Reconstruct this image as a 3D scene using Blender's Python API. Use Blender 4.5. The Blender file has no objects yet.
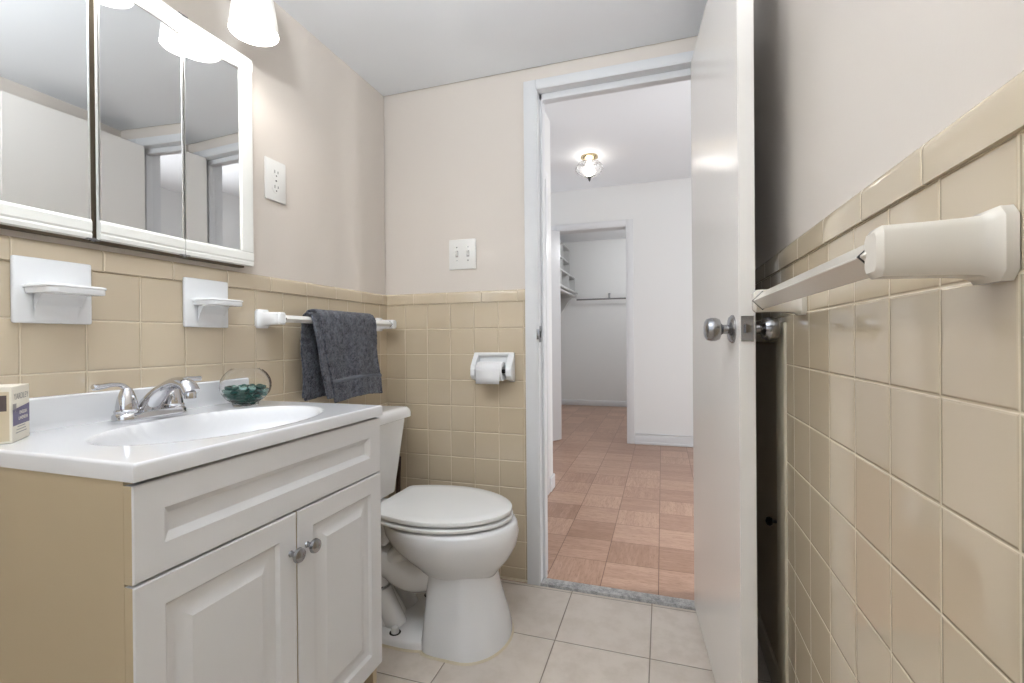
import bpy, bmesh, math, random
from mathutils import Vector, Matrix
random.seed(7)
S = bpy.context.scene
COL = S.collection
PI = math.pi
H = 0.99                                   # eye height of the photographer
def h(z): return z + H                     # heights measured from the eye level

# ------------------------------------------------------------------ camera
TH, PT, RO, FPX = 0.3116, -0.0039, -0.0084, 466.4
cam = bpy.data.cameras.new('camera'); co = bpy.data.objects.new('camera', cam); COL.objects.link(co)
fwd = Vector((-math.sin(TH)*math.cos(PT), math.cos(TH)*math.cos(PT), math.sin(PT)))
r0 = Vector((math.cos(TH), math.sin(TH), 0)); u0 = r0.cross(fwd)
rc = r0*math.cos(RO) + u0*math.sin(RO); uc = -r0*math.sin(RO) + u0*math.cos(RO)
m = Matrix.Identity(4)
for i in range(3): m[i][0], m[i][1], m[i][2] = rc[i], uc[i], -fwd[i]
m[2][3] = H
co.matrix_world = m
cam.sensor_width = 36; cam.lens = FPX/1024*36; cam.clip_start = 0.02; cam.clip_end = 60
S.camera = co
# ------------------------------------------------------------------ world, light, exposure
w = bpy.data.worlds.new('daylight'); S.world = w; w.use_nodes = True
w.node_tree.nodes['Background'].inputs[0].default_value = (0.75, 0.85, 1.0, 1)
w.node_tree.nodes['Background'].inputs[1].default_value = 1.0
S.view_settings.view_transform = 'Standard'; S.view_settings.look = 'None'
S.view_settings.gamma = 1; S.view_settings.use_curve_mapping = False
S.view_settings.exposure = 0.05
def light(name, kind, loc, power, col=(1, 1, 1), size=0.1, size_y=None, rot=(0, 0, 0)):
    l = bpy.data.lights.new(name, kind); l.energy = power; l.color = col
    if kind == 'AREA':
        l.size = size
        if size_y: l.shape = 'RECTANGLE'; l.size_y = size_y
    else: l.shadow_soft_size = size
    o = bpy.data.objects.new(name, l); COL.objects.link(o); o.location = loc; o.rotation_euler = rot
    return o
LAMP_Y = (0.987, 0.767, 0.547)
LAMP_X, LAMP_Z = -1.04, h(0.832)
for i, y in enumerate(LAMP_Y):
    light('vanity_bulb_light', 'POINT', (LAMP_X, y, LAMP_Z+0.016), 3.6, (1, 0.98, 0.96), 0.026)
light('rear_fill_light', 'AREA', (-0.45, -1.17, 1.45), 3, (0.90, 0.95, 1.0), 1.1, 0.95, (PI/2, 0, 0))  # added fill light in an unseen window opening behind the camera
light('hall_fill_light', 'AREA', (1.86, 2.30, 1.4), 38, (0.97, 0.98, 1.0), 1.45, .46, (0, PI/2, 0))  # fill light added out of view to brighten the hall from the right
light('hall_bulb_light', 'POINT', (-0.541, 3.72, h(1.325)), 10, (1, 0.95, 0.88), 0.05)
light('left_hall_fill_light', 'AREA', (-2.9, 3.8, 1.4), 16, (0.93, 0.96, 1.0), 1.3, 1.4, (0, -PI/2, 0))  # second added hall fill, out of view on the left

light('closet_fill_light', 'POINT', (-.2, 5.6, 2.25), 22, (.97, 0.98, 1), 0.06)  # unseen light added to brighten the closet
light('overhead_fill_light', 'POINT', (-.40, .14, 1.70), 58, (0.88, 0.94, 1), 0.05)  # fill light added inside the unseen bowl, aimed at the ceiling by it

# ------------------------------------------------------------------ helpers
def tagk(o, kind): o['kind'] = kind; return o
def thing(name, label, cat, loc=(0, 0, 0), group=None, kind=None):
    o = bpy.data.objects.new(name, None); COL.objects.link(o); o.location = loc
    o.empty_display_size = 0.05
    if kind: o['kind'] = kind
    else:
        o['label'] = label; o['category'] = cat
    if group: o['group'] = group
    return o
def origin(o):
    v = Vector((0, 0, 0))
    while o: v += o.location; o = o.parent
    return v
def obj(name, bm, mat, parent=None, smooth=True, ang=35, label=None):
    """links the shape (built in room coordinates) as one mesh"""
    if parent: bmesh.ops.translate(bm, vec=-origin(parent), verts=bm.verts)
    bmesh.ops.recalc_face_normals(bm, faces=bm.faces)
    if smooth:
        for f in bm.faces: f.smooth = True
        for e in bm.edges:
            if len(e.link_faces) == 2 and e.calc_face_angle(0) > math.radians(ang): e.smooth = False
    me = bpy.data.meshes.new(name); bm.to_mesh(me); bm.free()
    for mm in (mat if isinstance(mat, (list, tuple)) else [mat]): me.materials.append(mm)
    o = bpy.data.objects.new(name, me); COL.objects.link(o)
    if parent: o.parent = parent
    if label: o['label'] = label
    return o
def struct(name, bm, mat, **k): return tagk(obj(name, bm, mat, **k), 'structure')
def B(): return bmesh.new()
def box(bm, x0, x1, y0, y1, z0, z1, bev=0, seg=2):
    r = bmesh.ops.create_cube(bm, size=1)
    vs = r['verts']
    for v in vs:
        v.co = Vector((x0+(x1-x0)*(v.co.x+.5), y0+(y1-y0)*(v.co.y+.5), z0+(z1-z0)*(v.co.z+.5)))
    if bev:
        es = list({e for v in vs for e in v.link_edges})
        bmesh.ops.bevel(bm, geom=es, offset=bev, segments=seg, profile=.5, affect='EDGES')
    return bm
def bx(*a, **k): return box(B(), *a, **k)
def loft(bm, rings, cap=True, closed=True):
    R = [[bm.verts.new(p) for p in r] for r in rings]
    n = len(R[0])
    for a, b in zip(R, R[1:]):
        for i in range(n if closed else n-1):
            j = (i+1) % n
            bm.faces.new((a[i], a[j], b[j], b[i]))
    if cap and closed:
        bm.faces.new(R[0][::-1]); bm.faces.new(R[-1])
    return bm
def frame(axis):
    a = Vector(axis).normalized()
    t = Vector((0, 0, 1)) if abs(a.z) < .9 else Vector((1, 0, 0))
    u = t.cross(a).normalized(); return u, a.cross(u), a
def lathe(bm, prof, c, axis=(0, 0, 1), n=32, cap=True):
    u, v, a = frame(axis); c = Vector(c)
    return loft(bm, [[c + a*z + (u*math.cos(2*PI*i/n) + v*math.sin(2*PI*i/n))*max(r, 1e-4) for i in range(n)] for r, z in prof], cap)
def tube(bm, pts, rad, n=14, sx=1.0, sy=1.0, up=(0, 0, 1)):
    pts = [Vector(p) for p in pts]; R = []
    for i, p in enumerate(pts):
        t = (pts[min(i+1, len(pts)-1)] - pts[max(i-1, 0)]).normalized()
        s = t.cross(Vector(up)); s = s.normalized() if s.length > 1e-4 else Vector((1, 0, 0))
        q = s.cross(t).normalized()
        r = rad[i] if isinstance(rad, (list, tuple)) else rad
        R.append([p + (s*math.cos(2*PI*k/n)*sx + q*math.sin(2*PI*k/n)*sy)*r for k in range(n)])
    return loft(bm, R)
def curve_pts(ctrl, n=8):
    """Catmull-Rom through the control points (any dimension)"""
    out = []; c = [Vector(p) for p in ctrl]; c = [c[0]*2-c[1]] + c + [c[-1]*2-c[-2]]
    for i in range(1, len(c)-2):
        for k in range(n):
            t = k/n; a, b, d, e = c[i-1], c[i], c[i+1], c[i+2]
            out.append(.5*((2*b) + (d-a)*t + (2*a-5*b+4*d-e)*t*t + (3*b-a-3*d+e)*t**3))
    out.append(c[-2]); return out
def prism(bm, poly, vec, bev=0, seg=2):
    """extrudes a planar polygon along vec"""
    vec = Vector(vec)
    a = [bm.verts.new(p) for p in poly]; b = [bm.verts.new(Vector(p)+vec) for p in poly]
    n = len(a); fs = [bm.faces.new(a[::-1]), bm.faces.new(b)]
    for i in range(n): fs.append(bm.faces.new((a[i], a[(i+1) % n], b[(i+1) % n], b[i])))
    if bev:
        es = list({e for f in fs for e in f.edges})
        bmesh.ops.bevel(bm, geom=es, offset=bev, segments=seg, profile=.5, affect='EDGES')
    return bm
def rings_panel(bm, to3, u0, u1, v0, v1, rings):
    """nested rectangles with depth, for routed panels; to3(u,v,d) gives the point"""
    prev = None
    for ins, d in rings:
        r = [bm.verts.new(to3(u, v, d)) for u, v in ((u0+ins, v0+ins), (u1-ins, v0+ins), (u1-ins, v1-ins), (u0+ins, v1-ins))]
        if prev:
            for i in range(4): bm.faces.new((prev[i], prev[(i+1) % 4], r[(i+1) % 4], r[i]))
        prev = r
    bm.faces.new(prev)
    return bm

# ------------------------------------------------------------------ materials
def mat(name, col, rough=.5, metal=0, coat=0, spec=.5, bump=None, noise=None, emit=None, trans=0, ior=1.45, sub=0):
    m = bpy.data.materials.new(name); m.use_nodes = True; nt = m.node_tree
    p = nt.nodes['Principled BSDF']
    p.inputs['Base Color'].default_value = (*col, 1); p.inputs['Roughness'].default_value = rough
    p.inputs['Metallic'].default_value = metal; p.inputs['Coat Weight'].default_value = coat
    p.inputs['Specular IOR Level'].default_value = spec; p.inputs['IOR'].default_value = ior
    p.inputs['Transmission Weight'].default_value = trans
    if emit: p.inputs['Emission Color'].default_value = (*emit[0], 1); p.inputs['Emission Strength'].default_value = emit[1]
    tc = nt.nodes.new('ShaderNodeTexCoord')
    if noise:                              # (scale, amount) mottling of the colour
        n = nt.nodes.new('ShaderNodeTexNoise'); n.inputs['Scale'].default_value = noise[0]; n.inputs['Detail'].default_value = 4
        nt.links.new(tc.outputs['Object'], n.inputs['Vector'])
        mx = nt.nodes.new('ShaderNodeMix'); mx.data_type = 'RGBA'
        mx.inputs[6].default_value = (*[c*(1-noise[1]) for c in col], 1); mx.inputs[7].default_value = (*[min(1, c*(1+noise[1])) for c in col], 1)
        nt.links.new(n.outputs['Fac'], mx.inputs[0]); nt.links.new(mx.outputs[2], p.inputs['Base Color'])
    if bump:                               # (scale, strength, distance)
        n = nt.nodes.new('ShaderNodeTexNoise'); n.inputs['Scale'].default_value = bump[0]; n.inputs['Detail'].default_value = 3
        nt.links.new(tc.outputs['Object'], n.inputs['Vector'])
        b = nt.nodes.new('ShaderNodeBump'); b.inputs['Strength'].default_value = bump[1]; b.inputs['Distance'].default_value = bump[2]
        nt.links.new(n.outputs['Fac'], b.inputs['Height']); nt.links.new(b.outputs[0], p.inputs['Normal'])
    return m
class NT:
    """small builder for math nodes"""
    def __init__(s, m): s.nt = m.node_tree; s.p = s.nt.nodes['Principled BSDF']; s.tc = s.nt.nodes.new('ShaderNodeTexCoord')
    def set(s, sock, v):
        if hasattr(v, 'is_output'): s.nt.links.new(v, sock)
        else: sock.default_value = v
    def m(s, op, a, b=0, c=None):
        n = s.nt.nodes.new('ShaderNodeMath'); n.operation = op; s.set(n.inputs[0], a); s.set(n.inputs[1], b)
        if c is not None: s.set(n.inputs[2], c)
        return n.outputs[0]
    def sep(s, v):
        n = s.nt.nodes.new('ShaderNodeSeparateXYZ'); s.nt.links.new(v, n.inputs[0]); return n.outputs
    def comb(s, x, y, z):
        n = s.nt.nodes.new('ShaderNodeCombineXYZ')
        for i, v in enumerate((x, y, z)): s.set(n.inputs[i], v)
        return n.outputs[0]
    def mix(s, f, a, b):
        n = s.nt.nodes.new('ShaderNodeMix'); n.data_type = 'RGBA'; s.set(n.inputs[0], f)
        for i, v in ((6, a), (7, b)): s.set(n.inputs[i], (*v, 1) if isinstance(v, tuple) else v)
        return n.outputs[2]
    def smooth(s, v, a, b):
        n = s.nt.nodes.new('ShaderNodeMapRange'); n.interpolation_type = 'SMOOTHSTEP'; s.set(n.inputs[0], v)
        n.inputs[1].default_value = a; n.inputs[2].default_value = b; return n.outputs[0]
    def white(s, v):
        n = s.nt.nodes.new('ShaderNodeTexWhiteNoise'); s.nt.links.new(v, n.inputs['Vector']); return n.outputs
    def noise(s, v, sc, det=3, rough=.5):
        n = s.nt.nodes.new('ShaderNodeTexNoise'); s.set(n.inputs['Vector'], v); n.inputs['Scale'].default_value = sc
        n.inputs['Detail'].default_value = det; n.inputs['Roughness'].default_value = rough; return n.outputs['Fac']
    def bump(s, hgt, strength, dist, normal=None):
        n = s.nt.nodes.new('ShaderNodeBump'); n.inputs['Strength'].default_value = strength; n.inputs['Distance'].default_value = dist
        s.set(n.inputs['Height'], hgt)
        if normal is not None: s.nt.links.new(normal, n.inputs['Normal'])
        return n.outputs[0]
def tile_mat(name, ax, u0, v0, pu, pv, col, grout, gw=.0014, rough=.06, var=.03, wob=.28, mott=None, only_u=False):
    m = mat(name, col, rough, ior=1.8 if rough < .2 else 1.45); t = NT(m); s = t.sep(t.tc.outputs['Object'])
    U = s['XYZ'.index(ax[0])]; V = s['XYZ'.index(ax[1])]
    a = t.m('DIVIDE', t.m('SUBTRACT', U, u0), pu); b = t.m('DIVIDE', t.m('SUBTRACT', V, v0), pv)
    fa, fb = t.m('FRACT', a), t.m('FRACT', b)
    da = t.m('MULTIPLY', t.m('MINIMUM', fa, t.m('SUBTRACT', 1, fa)), pu)
    db = t.m('MULTIPLY', t.m('MINIMUM', fb, t.m('SUBTRACT', 1, fb)), pv)
    d = da if only_u else t.m('MINIMUM', da, db)
    g = t.smooth(d, gw*.6, gw*1.2)
    idv = t.comb(t.m('FLOOR', a), 0.5 if only_u else t.m('FLOOR', b), 0.37)
    wn = t.white(idv)
    k = t.m('ADD', 1-var, t.m('MULTIPLY', wn['Value'], 2*var))
    c2 = t.mix(1.0, col, col)
    vm = t.nt.nodes.new('ShaderNodeVectorMath'); vm.operation = 'SCALE'; vm.inputs[0].default_value = col; t.nt.links.new(k, vm.inputs[3])
    base = vm.outputs[0]
    if mott:
        base = t.mix(t.m('MULTIPLY', t.smooth(t.noise(t.tc.outputs['Object'], mott[0], 6, .65), .38, .68), mott[1]), base, mott[2])
    t.nt.links.new(t.mix(g, grout, base), t.p.inputs['Base Color'])
    t.nt.links.new(t.m('SUBTRACT', .75, t.m('MULTIPLY', g, .75-rough)), t.p.inputs['Roughness'])
    # pillowed edge, plus every tile sitting at a slightly different tilt
    wc = t.sep(wn['Color'])
    tilt = t.m('ADD', t.m('MULTIPLY', t.m('SUBTRACT', wc[0], .5), t.m('SUBTRACT', fa, .5)), t.m('MULTIPLY', t.m('SUBTRACT', wc[1], .5), t.m('SUBTRACT', fb, .5)))
    wav = t.noise(t.tc.outputs['Object'], 9, 2)
    hgt = t.m('ADD', t.smooth(d, 0, gw*2.6), t.m('ADD', t.m('MULTIPLY', tilt, .8*wob), t.m('MULTIPLY', wav, wob)))
    t.nt.links.new(t.bump(hgt, 1.0, .0016), t.p.inputs['Normal'])
    return m
TILE = (0.57, 0.475, 0.345); GROUT = (0.66, 0.57, 0.42)
LY, BX, RY, TZ, P = 0.5647, -1.0845, 0.5775, h(0.1584), 0.1095
M = {}
M['tileL'] = tile_mat('wall_tile_left', 'YZ', LY, TZ, P, P, TILE, GROUT)
M['tileB'] = tile_mat('wall_tile_back', 'XZ', BX, TZ, P, P, TILE, GROUT)
M['tileR'] = tile_mat('wall_tile_right', 'YZ', RY, TZ, P, P, TILE, GROUT)
M['capL'] = tile_mat('cap_tile_left', 'YZ', .5517, 0, .1545, 9, TILE, GROUT, only_u=True)
M['capB'] = tile_mat('cap_tile_back', 'XZ', -1.0395, 0, .1588, 9, TILE, GROUT, only_u=True)
M['capR'] = tile_mat('cap_tile_right', 'YZ', .6007, 0, .158, 9, TILE, GROUT, only_u=True)
M['floor'] = tile_mat('floor_tile', 'XY', -.343, 1.497, .30, .30, (.64, .57, .50), (.27, .23, .18), gw=.0018, rough=.38, var=.03, wob=.1, mott=(14, .6, (.54, .465, .39)))
M['paint'] = mat('greige_paint', (.68, .62, .56), .42, bump=(220, .06, .001))
M['ceil'] = mat('ceiling_paint', (.86, .88, .905), .55, bump=(180, .05, .001))
M['white_wall'] = mat('white_wall_paint', (.76, .76, .75), .6, bump=(180, .05, .001))
M['trim'] = mat('white_trim_paint', (.70, .705, .715), .3)
M['door'] = mat('cream_door_paint', (.82, .785, .74), .2, bump=(160, .10, .001))
M['cream'] = mat('cream_trim_paint', (.62, .55, .42), .35)
M['closet_door'] = mat('brown_beige_paint', (.60, .50, .36), .4)
M['cab'] = mat('white_thermofoil', (.72, .72, .725), .33)
M['cabside'] = mat('tan_side_panel', (.50, .41, .275), .45, noise=(6, .04))
M['marble'] = mat('white_cultured_marble', (.75, .755, .77), .13, coat=.4)
M['chrome'] = mat('chrome', (.60, .60, .62), .06, 1)
M['nickel'] = mat('satin_nickel', (.34, .34, .35), .24, 1)
M['porc'] = mat('white_porcelain', (.78, .78, .785), .1, coat=.5)
M['seat'] = mat('white_seat_plastic', (.80, .80, .79), .2)
M['ceramic'] = mat('white_glazed_ceramic', (.82, .83, .84), .12, coat=.3)
M['bone'] = mat('bone_ceramic', (.68, .63, .55), .22, coat=.2)
M['plastic'] = mat('white_plastic', (.80, .79, .76), .3)
M['dark'] = mat('dark_slot', (.02, .02, .02), .6)
M['box_shade_brown'] = mat('shade_brown_box', (.13, .10, .065), .6)  # shade under the mirror frame put into the box colour
M['black'] = mat('black_iron', (.012, .012, .012), .35, .6)
M['mirror'] = mat('mirror_glass', (.80, .81, .81), .015, 1)
M['mframe'] = mat('cabinet_frame_white', (.84, .84, .80), .25)
M['alu'] = mat('aluminium_edge', (.62, .62, .60), .3, 1)
M['paper'] = mat('tissue_paper', (.84, .84, .85), .9, bump=(120, .3, .002))
M['card'] = mat('cream_cardboard', (.78, .73, .62), .5)
M['card2'] = mat('printed_cardboard', (.62, .52, .36), .5)
M['purple'] = mat('purple_print', (.13, .11, .19), .5)
M['grey_print'] = mat('grey_print', (.34, .32, .30), .6)
M['brown_print'] = mat('brown_print', (.10, .075, .07), .6)
def shade_mat():
    m = mat('frosted_glass_shade', (.86, .85, .82), .35); nt = m.node_tree
    tr = nt.nodes.new('ShaderNodeBsdfTranslucent'); tr.inputs[0].default_value = (.9, .84, .72, 1)
    mx = nt.nodes.new('ShaderNodeMixShader'); mx.inputs[0].default_value = .012
    out = [n for n in nt.nodes if n.type == 'OUTPUT_MATERIAL'][0]
    nt.links.new(nt.nodes['Principled BSDF'].outputs[0], mx.inputs[1]); nt.links.new(tr.outputs[0], mx.inputs[2]); nt.links.new(mx.outputs[0], out.inputs[0]); return m
M['shade'] = shade_mat()
M['bulb'] = mat('lit_bulb', (1, 1, 1), .3, emit=((1, .98, .95), 4.5))
M['hallglass'] = mat('clear_cut_glass', (1, 1, 1), .22, trans=1, ior=1.45)
M['brass'] = mat('brass', (.72, .58, .36), .25, 1)
M['pewter'] = mat('dark_pewter', (.12, .12, .12), .35, 1)
M['brownstick'] = mat('dark_brown_wood', (.045, .02, .012), .4)
M['rubber'] = mat('dark_red_rubber', (.10, .02, .015), .6)
M['caulk'] = mat('cream_caulk', (.62, .54, .40), .5)
M['shelf'] = mat('grey_white_shelf', (.62, .62, .61), .5)
M['glass'] = mat('clear_glass', (1, 1, 1), .0, trans=1, ior=1.25)
M['gemA'] = mat('teal_glass', (.03, .25, .21), .05, trans=.6, ior=1.5)
M['gemB'] = mat('deep_green_glass', (.01, .09, .08), .05, trans=.3, ior=1.5)
M['gemC'] = mat('pale_aqua_glass', (.45, .72, .68), .05, trans=.7, ior=1.5)

def parquet():
    m = mat('oak_parquet', (.4, .2, .12), .3); t = NT(m); s = t.sep(t.tc.outputs['Object'])
    p = .2215
    a = t.m('DIVIDE', t.m('SUBTRACT', s[0], -.242), p); b = t.m('DIVIDE', t.m('SUBTRACT', s[1], 1.862), p)
    ia, ib = t.m('FLOOR', a), t.m('FLOOR', b); fa, fb = t.m('FRACT', a), t.m('FRACT', b)
    wn = t.white(t.comb(ia, ib, .5)); wc = t.sep(wn['Color'])
    # grain runs across most squares and along some
    turn = t.m('GREATER_THAN', wc[2], .78)
    def sel(x, y): return t.m('ADD', t.m('MULTIPLY', x, t.m('SUBTRACT', 1, turn)), t.m('MULTIPLY', y, turn))
    along, cross = sel(fa, fb), sel(fb, fa)
    strip = t.m('FLOOR', t.m('MULTIPLY', cross, 5))
    sf = t.m('FRACT', t.m('MULTIPLY', cross, 5))
    sw = t.white(t.comb(t.m('ADD', ia, 11.3), ib, strip))['Value']
    off = t.m('MULTIPLY', wn['Value'], 37)
    v = t.comb(t.m('ADD', t.m('MULTIPLY', along, 1.1), off), t.m('MULTIPLY', cross, 7), off)
    g = t.noise(v, 2.4, 6, .62); g2 = t.noise(v, 7, 4, .6)
    f = t.m('ADD', t.m('MULTIPLY', wn['Value'], .26), t.m('ADD', t.m('MULTIPLY', sw, .10), t.m('MULTIPLY', g, .64)))
    c = t.mix(t.smooth(f, .2, .85), (.31, .175, .115), (.53, .345, .25))
    c = t.mix(t.m('MULTIPLY', t.smooth(g2, .52, .68), .45), c, (.17, .07, .04))
    c = t.mix(t.smooth(t.m('MINIMUM', t.m('MINIMUM', fa, t.m('SUBTRACT', 1, fa)), t.m('MINIMUM', fb, t.m('SUBTRACT', 1, fb))), .002, .012), (.13, .06, .035), c)
    c = t.mix(t.m('MULTIPLY', t.m('SUBTRACT', 1, t.smooth(t.m('MINIMUM', sf, t.m('SUBTRACT', 1, sf)), .0, .05)), .22), c, (.2, .09, .05))
    t.nt.links.new(c, t.p.inputs['Base Color'])
    t.nt.links.new(t.bump(g, .15, .001), t.p.inputs['Normal'])
    return m
M['parquet'] = parquet()
def marble_grey():
    m = mat('grey_marble', (.5, .5, .5), .3); t = NT(m)
    n = t.noise(t.tc.outputs['Object'], 38, 12, .85)
    c = t.mix(t.smooth(n, .38, .62), (.20, .20, .20), (.52, .515, .50)); t.nt.links.new(c, t.p.inputs['Base Color']); return m
M['threshold'] = marble_grey()
def terry():
    m = mat('charcoal_terry', (.075, .08, .10), .95, spec=.15); t = NT(m)
    n = t.noise(t.tc.outputs['Object'], 190, 3, .8); n2 = t.noise(t.tc.outputs['Object'], 60, 3, .6)
    c = t.mix(t.smooth(t.m('ADD', t.m('MULTIPLY', n, .6), t.m('MULTIPLY', n2, .4)), .36, .66), (.02, .022, .03), (.17, .18, .22))
    t.nt.links.new(c, t.p.inputs['Base Color']); t.nt.links.new(t.bump(n, 1.0, .006), t.p.inputs['Normal'])
    t.p.inputs['Sheen Weight'].default_value = .25; return m
M['terry'] = terry()
M['band'] = mat('charcoal_woven_band', (.13, .14, .17), .75, bump=(500, .3, .001))

# ------------------------------------------------------------------ the room
XL, XR, YB, YR = -1.1781, 0.2656, 1.8246, -1.15
CE = 2.088; CAP = h(.206)
def quad(bm, pts): bm.faces.new([bm.verts.new(p) for p in pts]); return bm
struct('floor', bx(-1.40, .60, YR-.1, 1.815, -.08, 0), M['floor'], smooth=False)
struct('ceiling', bx(-1.40, .60, YR-.1, YB, CE, 2.44), M['ceil'], smooth=False)
wl = struct('wall_left', bx(-1.40, XL-.006, YR-.1, YB+.0, 0, CE), M['paint'], smooth=False)
struct('wall_left_tiles', bx(XL-.006, XL, YR, YB, 0, TZ), M['tileL'], smooth=False)
def cap_run(name, mt, pts_of, a0, a1):
    """bullnose cap: profile (outward, height) swept from a0 to a1"""
    prof = [(0, TZ), (.0045, TZ+.0005)] + [(.0045*1.0 if z < .036 else .0045-.0105*(1-math.sqrt(max(0, 1-((z-.036)/.0116)**2))), TZ+z) for z in (.004, .02, .036, .040, .0435, .046, .0476)] + [(-.006, TZ+.0476), (-.006, TZ)]
    bm = B(); loft(bm, [[pts_of(o, z, a) for o, z in prof] for a in (a0, a1)])
    return struct(name, bm, mt, ang=50)
cap_run('trim_1', M['capL'], lambda o, z, a: (XL+o, a, z), YR, YB)
# back wall: left of the doorway, above it, right of it (behind the open door)
OL, OR, OT = -.475, .155, h(1.005)
bw = B(); box(bw, -1.40, OL, YB+.006, 1.93, 0, 2.44); box(bw, OR, 1.9, YB+.006, 1.93, 0, 2.44); box(bw, OL, OR, YB+.006, 1.93, OT, 2.44)
struct('wall_back', bw, [M['paint']], smooth=False)
bt = B(); box(bt, XL, OL-.02, YB, YB+.006, 0, TZ); box(bt, OR+.02, XR+.06, YB, YB+.006, 0, TZ)
struct('wall_back_tiles', bt, M['tileB'], smooth=False)
cap_run('trim_2', M['capB'], lambda o, z, a: (a, YB-o, z), XL, OL-.05)
# hall side of the same wall is white
hw = B(); box(hw, -.70, OL, 1.93, 1.934, 0, 2.44); box(hw, OR, 1.9, 1.93, 1.934, 0, 2.44); box(hw, OL, OR, 1.93, 1.934, OT, 2.44)
struct('wall_hall_near', hw, M['white_wall'], smooth=False)
# right wall with the low built-in closet recess behind the door
RYa, RYb, RZ = 1.262, YB, h(.0)
wr = B(); box(wr, XR+.006, .60, YR-.1, RYa, 0, CE); box(wr, XR+.006, .60, RYa, YB+.006, RZ, CE); box(wr, .33, .60, RYa, YB+.006, 0, RZ)
struct('wall_right', wr, M['paint'], smooth=False)
tr = B(); box(tr, XR, XR+.006, YR, 1.19, 0, TZ); box(tr, XR, XR+.006, 1.19, YB, h(.0345), TZ)
struct('wall_right_tiles', tr, M['tileR'], smooth=False)
cap_run('trim_3', M['capR'], lambda o, z, a: (XR-o, a, z), YR, YB)
wb = B(); box(wb, -1.40, -1.0, YR-.1, YR, 0, CE); box(wb, .10, .60, YR-.1, YR, 0, CE); box(wb, -1.0, .10, YR-.1, YR, 0, .95); box(wb, -1.0, .10, YR-.1, YR, 1.93, CE)
struct('wall_rear', wb, M['paint'], smooth=False)
wf = B()
for a in ((-1.04, -.99, .92, 1.97), (.09, .14, .92, 1.97), (-.99, .09, .92, .97), (-.99, .09, 1.92, 1.97), (-.46, -.43, .97, 1.92)): box(wf, a[0], a[1], YR-.03, YR+.012, a[2], a[3])
struct('added_window_1', wf, M['trim'], smooth=False)  # window frame added around the unseen rear fill light
# low closet door in the recess, its frame and knob
fr = B(); box(fr, XR-.006, XR+.05, 1.186, 1.262, 0, h(.0345), .003); box(fr, XR-.002, XR+.05, 1.262, YB-.001, h(-.012), h(.0345), .002)
struct('trim_4', fr, M['cream'])
d3 = struct('door_3', bx(.298, .32, 1.268, YB-.01, .085, h(-.016), .002), M['closet_door'])
obj('closet_knob', lathe(B(), [(.004, 0), (.004, .012), (.010, .015), (.0125, .021), (.010, .027), (.003, .030)], (.298, 1.435, h(-.505)), (-1, 0, 0), 20), M['black'], d3, label='black round closet knob')
struct('baseboard_closet', bx(.292, .32, 1.266, YB-.01, 0, .08, .003), M['cream'])
# door casing, jambs and stops
tj = B()
box(tj, -.527, OL, YB-.014, YB+.004, 0, h(1.040), .0025); box(tj, OR, .212, YB-.014, YB+.004, 0, h(1.040), .0025)
box(tj, OL+.0, OR, YB-.014, YB+.004, OT, h(1.040), .0025)
box(tj, OL-.001, OL+.004, YB-.012, 1.94, 0, OT); box(tj, OR-.004, OR+.001, YB-.012, 1.94, 0, OT); box(tj, OL, OR, YB-.012, 1.94, OT-.004, OT+.001)
box(tj, OL+.004, OL+.015, YB+.028, YB+.062, 0, OT-.004, .002); box(tj, OR-.015, OR-.004, YB+.028, YB+.062, 0, OT-.004, .002)
box(tj, OL+.004, OR-.004, YB+.028, YB+.062, OT-.030, OT-.004, .002)
tj = struct('trim_5', tj, M['trim'])
sp = B(); box(sp, OL+.003, OL+.006, YB-.006, YB+.022, h(-.012), h(.055), .001)
box(sp, OL-.004, OL+.006, YB-.017, YB-.005, h(.0), h(.042), .001)
sp = obj('strike_plate', sp, M['nickel'], tj, label='small metal strike plate')
obj('strike_hole', bx(OL+.0062, OL+.0068, YB+.002, YB+.016, h(.008), h(.034)), M['dark'], sp)
struct('trim_6', bx(OL+.002, OR-.002, 1.8115, 1.860, -.02, .012, .003), M['threshold'])
struct('trim_7', box(box(B(), -.95, OL-.02, YB-.008, YB, 0, .010, .003), XL, -.95, YB-.008, YB, 0, .010, .003), M['caulk'])

# ------------------------------------------------------------------ hall and walk-in closet beyond
HC = 2.44; HY = 4.515
struct('floor_hall', box(bx(-3.0, 1.95, 1.934, 7.05, -.08, .005), OL+.002, OR-.002, 1.858, 1.934, -.08, .005), M['parquet'], smooth=False)
struct('ceiling_hall', bx(-3.0, 1.95, 1.8306, 7.05, HC, HC+.1), M['ceil'], smooth=False)
hl = B(); box(hl, -.85, -.70, 1.934, 2.02, 0, HC); box(hl, -.85, -.70, 2.88, 3.04, 0, HC); box(hl, -.85, -.70, 2.02, 2.88, h(1.01), HC); box(hl, -.85, -.80, 2.02, 2.88, 0, h(1.01))
struct('wall_hall_left', hl, M['white_wall'], smooth=False)
d4 = struct('door_4', bx(-.80, -.755, 2.05, 2.85, .015, h(.99), .002), M['trim'])
struct('baseboard_left', box(box(B(), -.70, -.686, 2.93, 3.045, .005, .095, .004), -.86, -.69, 3.04, 3.053, .005, .095, .004), M['trim'])
struct('trim_8', box(box(B(), -.70, -.692, 2.87, 2.925, .005, h(1.065), .002), -.70, -.692, 2.0, 2.87, h(1.01), h(1.065), .002), M['trim'])
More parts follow.
